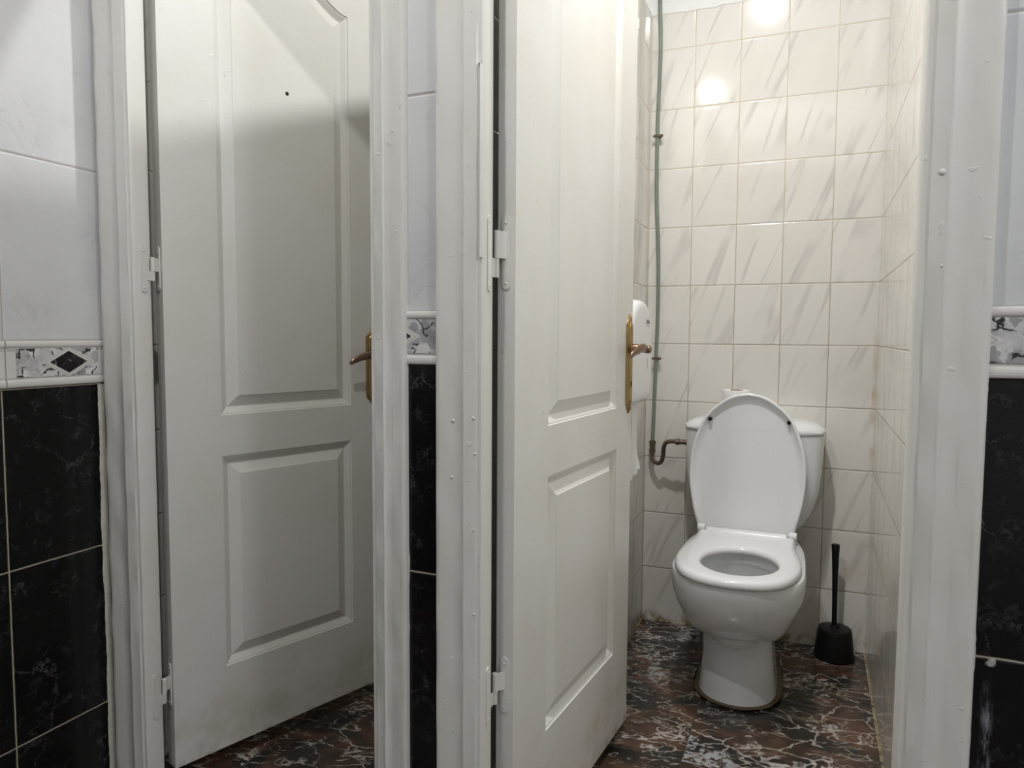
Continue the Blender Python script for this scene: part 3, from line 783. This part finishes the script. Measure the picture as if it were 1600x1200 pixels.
setp(b.out('pipe_coupling', M_olive, W, False), 'dull brass coupling')
sb = catmull([(-.524, 2.577, .634), (-.523, 2.575, .615), (-.515, 2.570, .600), (-.500, 2.562, .594), (-.486, 2.553, .604), (-.4785, 2.543, .630), (-.475, 2.533, .655), (-.466, 2.521, .675), (-.448, 2.512, .683), (-.424, 2.510, .684), (-.405, 2.510, .684)], 6)
b = B(); b.rings(tube_rings(sb, .0075, 14)); setp(b.out('bent_pipe', M_corr, W, True), 'corroded brown bent pipe')
b = B(); b.rings(lathe_rings([(.009, 0), (.0125, .002), (.0125, .012), (.0095, .014), (.0095, .040)], (-.430, 2.510, .684), 6, 'x'))
setp(b.out('inlet_nut', M_corr, W, False), 'corroded hexagon nut')
b = B(); b.rings(lathe_rings([(.0155, 0), (.0155, .004), (.012, .006)], (-.3935, 2.510, .684), 20, 'x')); setp(b.out('inlet_washer', M_chrome, W, True, 40), 'bright chrome washer')

# ------------------------------------------------------------------ tissue dispenser on the divider wall
DY0, DY1, DZ0, DZ1 = 1.872, 2.158, .858, 1.152
DX0, DX1 = XP1, -.441
Dp = empty('tissue_dispenser', (XP1, (DY0 + DY1) / 2, DZ0)); setp(Dp, 'white rounded tissue dispenser on the stall wall behind the brass handle', 'dispenser')
def disp_ring(x, d):
    y0, y1, z0, z1 = DY0 + d, DY1 - d, DZ0 + d, DZ1 - d * .8
    rt, rb = (y1 - y0) / 2 * .98, .026; o = []
    yc = (y0 + y1) / 2
    for k in range(25):
        a = pi * k / 24; o.append((x, yc + (y1 - y0) / 2 * cos(a), z1 - .105 + .105 * sin(a) ** .9))
    for k in range(9):
        a = pi + pi / 2 * k / 8; o.append((x, y0 + rb + rb * cos(a), z0 + rb + rb * sin(a)))
    for k in range(9):
        a = 1.5 * pi + pi / 2 * k / 8; o.append((x, y1 - rb + rb * cos(a), z0 + rb + rb * sin(a)))
    return o
b = B(); b.rings([disp_ring(DX0, 0), disp_ring(DX0 + .05, 0), disp_ring(DX1 - .030, .001), disp_ring(DX1 - .014, .004), disp_ring(DX1 - .005, .010), disp_ring(DX1 - .001, .020), disp_ring(DX1, .034)])
b.out('housing', M_disp, Dp, True, 55)
b = B(); b.box(DX1 - .0003, DX1 + .0006, 2.0695, 2.0715, .955, .985); b.out('level_slot', M_grey, Dp)
def text(body, size, loc, rot, mat, parent, name):
    cu = bpy.data.curves.new(name, 'FONT'); cu.body = body; cu.size = size; cu.align_x = 'CENTER'; cu.extrude = .0004
    o = bpy.data.objects.new(name, cu); COL.objects.link(o)
    dg = bpy.context.evaluated_depsgraph_get(); me = bpy.data.meshes.new_from_object(o.evaluated_get(dg))
    bpy.data.objects.remove(o); Mx = Matrix.Translation(loc) @ rot.to_4x4(); me.transform(Mx); me.materials.clear(); me.materials.append(mat)
    q = bpy.data.objects.new(name, me); COL.objects.link(q); adopt(q, parent); return q
rotX = Matrix(((0, 0, 1), (1, 0, 0), (0, 1, 0)))         # text facing +X, reading along +Y
text('Jofo', .026, Vector((DX1 + .0003, 2.072, 1.083)), rotX, M_grey, Dp, 'printed_logo')
b = B(); b.box(DX1 - .0002, DX1 + .0006, 2.069, 2.089, 1.0745, 1.077); b.out('printed_line', M_grey, Dp)
# tissue hanging out of it
b = B(); rows = 16; cols = 10; g = []
for i in range(rows + 1):
    t = i / rows; r = []
    for j in range(cols + 1):
        s_ = j / cols; zb_ = .632 + .030 * s_ ** 1.5 + .006 * sin(s_ * 17)
        z = .885 + (zb_ - .885) * t
        y = 2.015 + (.100 - .022 * max(0, (t - .62)) / .38) * s_
        x = -.4735 + .004 * sin(t * 5 + s_ * 2) + .010 * max(0, t - .75) * 4 * s_
        r.append((x, y, z))
    g.append(r)
vs = [p for r in g for p in r]; nvs = len(vs); vs += [(x - .0012, y, z) for x, y, z in vs]; fs = []
for i in range(rows):
    for j in range(cols):
        a = i * (cols + 1) + j; q = (a, a + 1, a + cols + 2, a + cols + 1); fs.append(q); fs.append(tuple(k + nvs for k in reversed(q)))
edge = [j for j in range(cols + 1)] + [i * (cols + 1) + cols for i in range(1, rows + 1)] + [rows * (cols + 1) + j for j in range(cols - 1, -1, -1)] + [i * (cols + 1) for i in range(rows - 1, 0, -1)]
for a, c in zip(edge, edge[1:] + edge[:1]): fs.append((a, c, c + nvs, a + nvs))
setp(mesh('tissue_sheet', vs, fs, M_tissue, None, True, None, 50), 'white tissue sheet with torn end hanging below the dispenser', 'tissue')

# ------------------------------------------------------------------ toilet brush and its holder
BX, BY = .0935, 2.535
Hd = empty('brush_holder', (BX, BY, 0)); setp(Hd, 'black plastic brush pot on the marbled floor right of the toilet', 'brush holder')
b = B(); b.rings(lathe_rings([(.0600, 0), (.0615, .004), (.0605, .012), (.0585, .030), (.0530, .085), (.0505, .096), (.0490, .0985), (.0465, .0985), (.0455, .094), (.0500, .030), (.050, .008), (.0, .008)], (BX, BY, 0), 40), True, False)
b.out('pot', M_black, Hd, True, 40)
b = B(); b.rings(lathe_rings([(.0610, .004), (.0630, .006), (.0625, .013), (.0590, .0135)], (BX, BY, 0), 40), False, False)
b.out('foot_rim', M_black, Hd, True, 40)
Bq = empty('toilet_brush', (BX, BY, .01)); setp(Bq, 'black toilet brush standing in its pot by the tiled corner', 'brush')
b = B()
hd = [(.0085, .095), (.0078, .13), (.0080, .20), (.0092, .28), (.0112, .345), (.0128, .371), (.0124, .3755), (.009, .3765)]
b.rings([[(BX + (p[0] - BX) - .006 * (p[2] / .37), p[1], p[2]) for p in ring] for ring in lathe_rings(hd, (BX, BY, 0), 20)])
b.out('handle', M_black, Bq, True, 40)
b = B(); b.rings(lathe_rings([(.012, .098), (.030, .0975), (.0445, .0965), (.0450, .0985), (.030, .1010), (.0165, .1030), (.0135, .1090), (.0085, .1100)], (BX, BY, 0), 32))
b.out('lid_collar', M_black, Bq, True, 40)
b = B(); b.rings(lathe_rings([(.018, .018), (.036, .022), (.038, .05), (.036, .078), (.010, .086), (.008, .098)], (BX, BY, 0), 24)); b.out('bristles', M_brist, Bq, True)

# ------------------------------------------------------------------ lights
def lamp(name, loc, power, radius, color):
    l = bpy.data.lights.new(name, 'POINT'); l.energy = power; l.shadow_soft_size = radius; l.color = color
    o = bpy.data.objects.new(name, l); COL.objects.link(o); o.location = loc; return o
def downlight(name, loc, power, size, color):
    l = bpy.data.lights.new(name, 'AREA'); l.shape = 'DISK'; l.size = size; l.energy = power; l.color = color
    o = bpy.data.objects.new(name, l); COL.objects.link(o); o.location = loc; return o
downlight('stall_ceiling_lamp', (-.25, 1.45, 2.635), 18.2, .065, (1, .99, .97))
downlight('washroom_ceiling_lamp', (-.63, .51, 2.55), 9.6, .048, (1, .985, .955))
lamp('washroom_side_lamp', (1.2, .154, 2.3), 26, .12, (.97, .985, 1))
wd = bpy.data.worlds.new('World'); sc.world = wd; wd.use_nodes = True
wd.node_tree.nodes['Background'].inputs[0].default_value = (0, 0, 0, 1)

# ------------------------------------------------------------------ camera
F, YAW, PIT, ROL = 1128.02, radians(22.6146), radians(3.9086), radians(.3262)
fw = Vector((-sin(YAW) * cos(PIT), cos(YAW) * cos(PIT), -sin(PIT))); r0 = Vector((cos(YAW), sin(YAW), 0)); u0 = r0.cross(fw)
rt = cos(ROL) * r0 + sin(ROL) * u0; upv = -sin(ROL) * r0 + cos(ROL) * u0
cam = bpy.data.cameras.new('camera'); co = bpy.data.objects.new('camera', cam); COL.objects.link(co)
cam.sensor_fit = 'HORIZONTAL'; cam.sensor_width = 36; cam.lens = F / 1600 * 36; cam.clip_start = .02
Mx = Matrix((( rt.x, upv.x, -fw.x, 0), (rt.y, upv.y, -fw.y, 0), (rt.z, upv.z, -fw.z, H), (0, 0, 0, 1)))
co.matrix_world = Mx
sc.camera = co
sc.view_settings.view_transform = 'Standard'; sc.view_settings.look = 'None'
sc.view_settings.gamma = 1; sc.view_settings.use_curve_mapping = False; sc.view_settings.exposure = 0
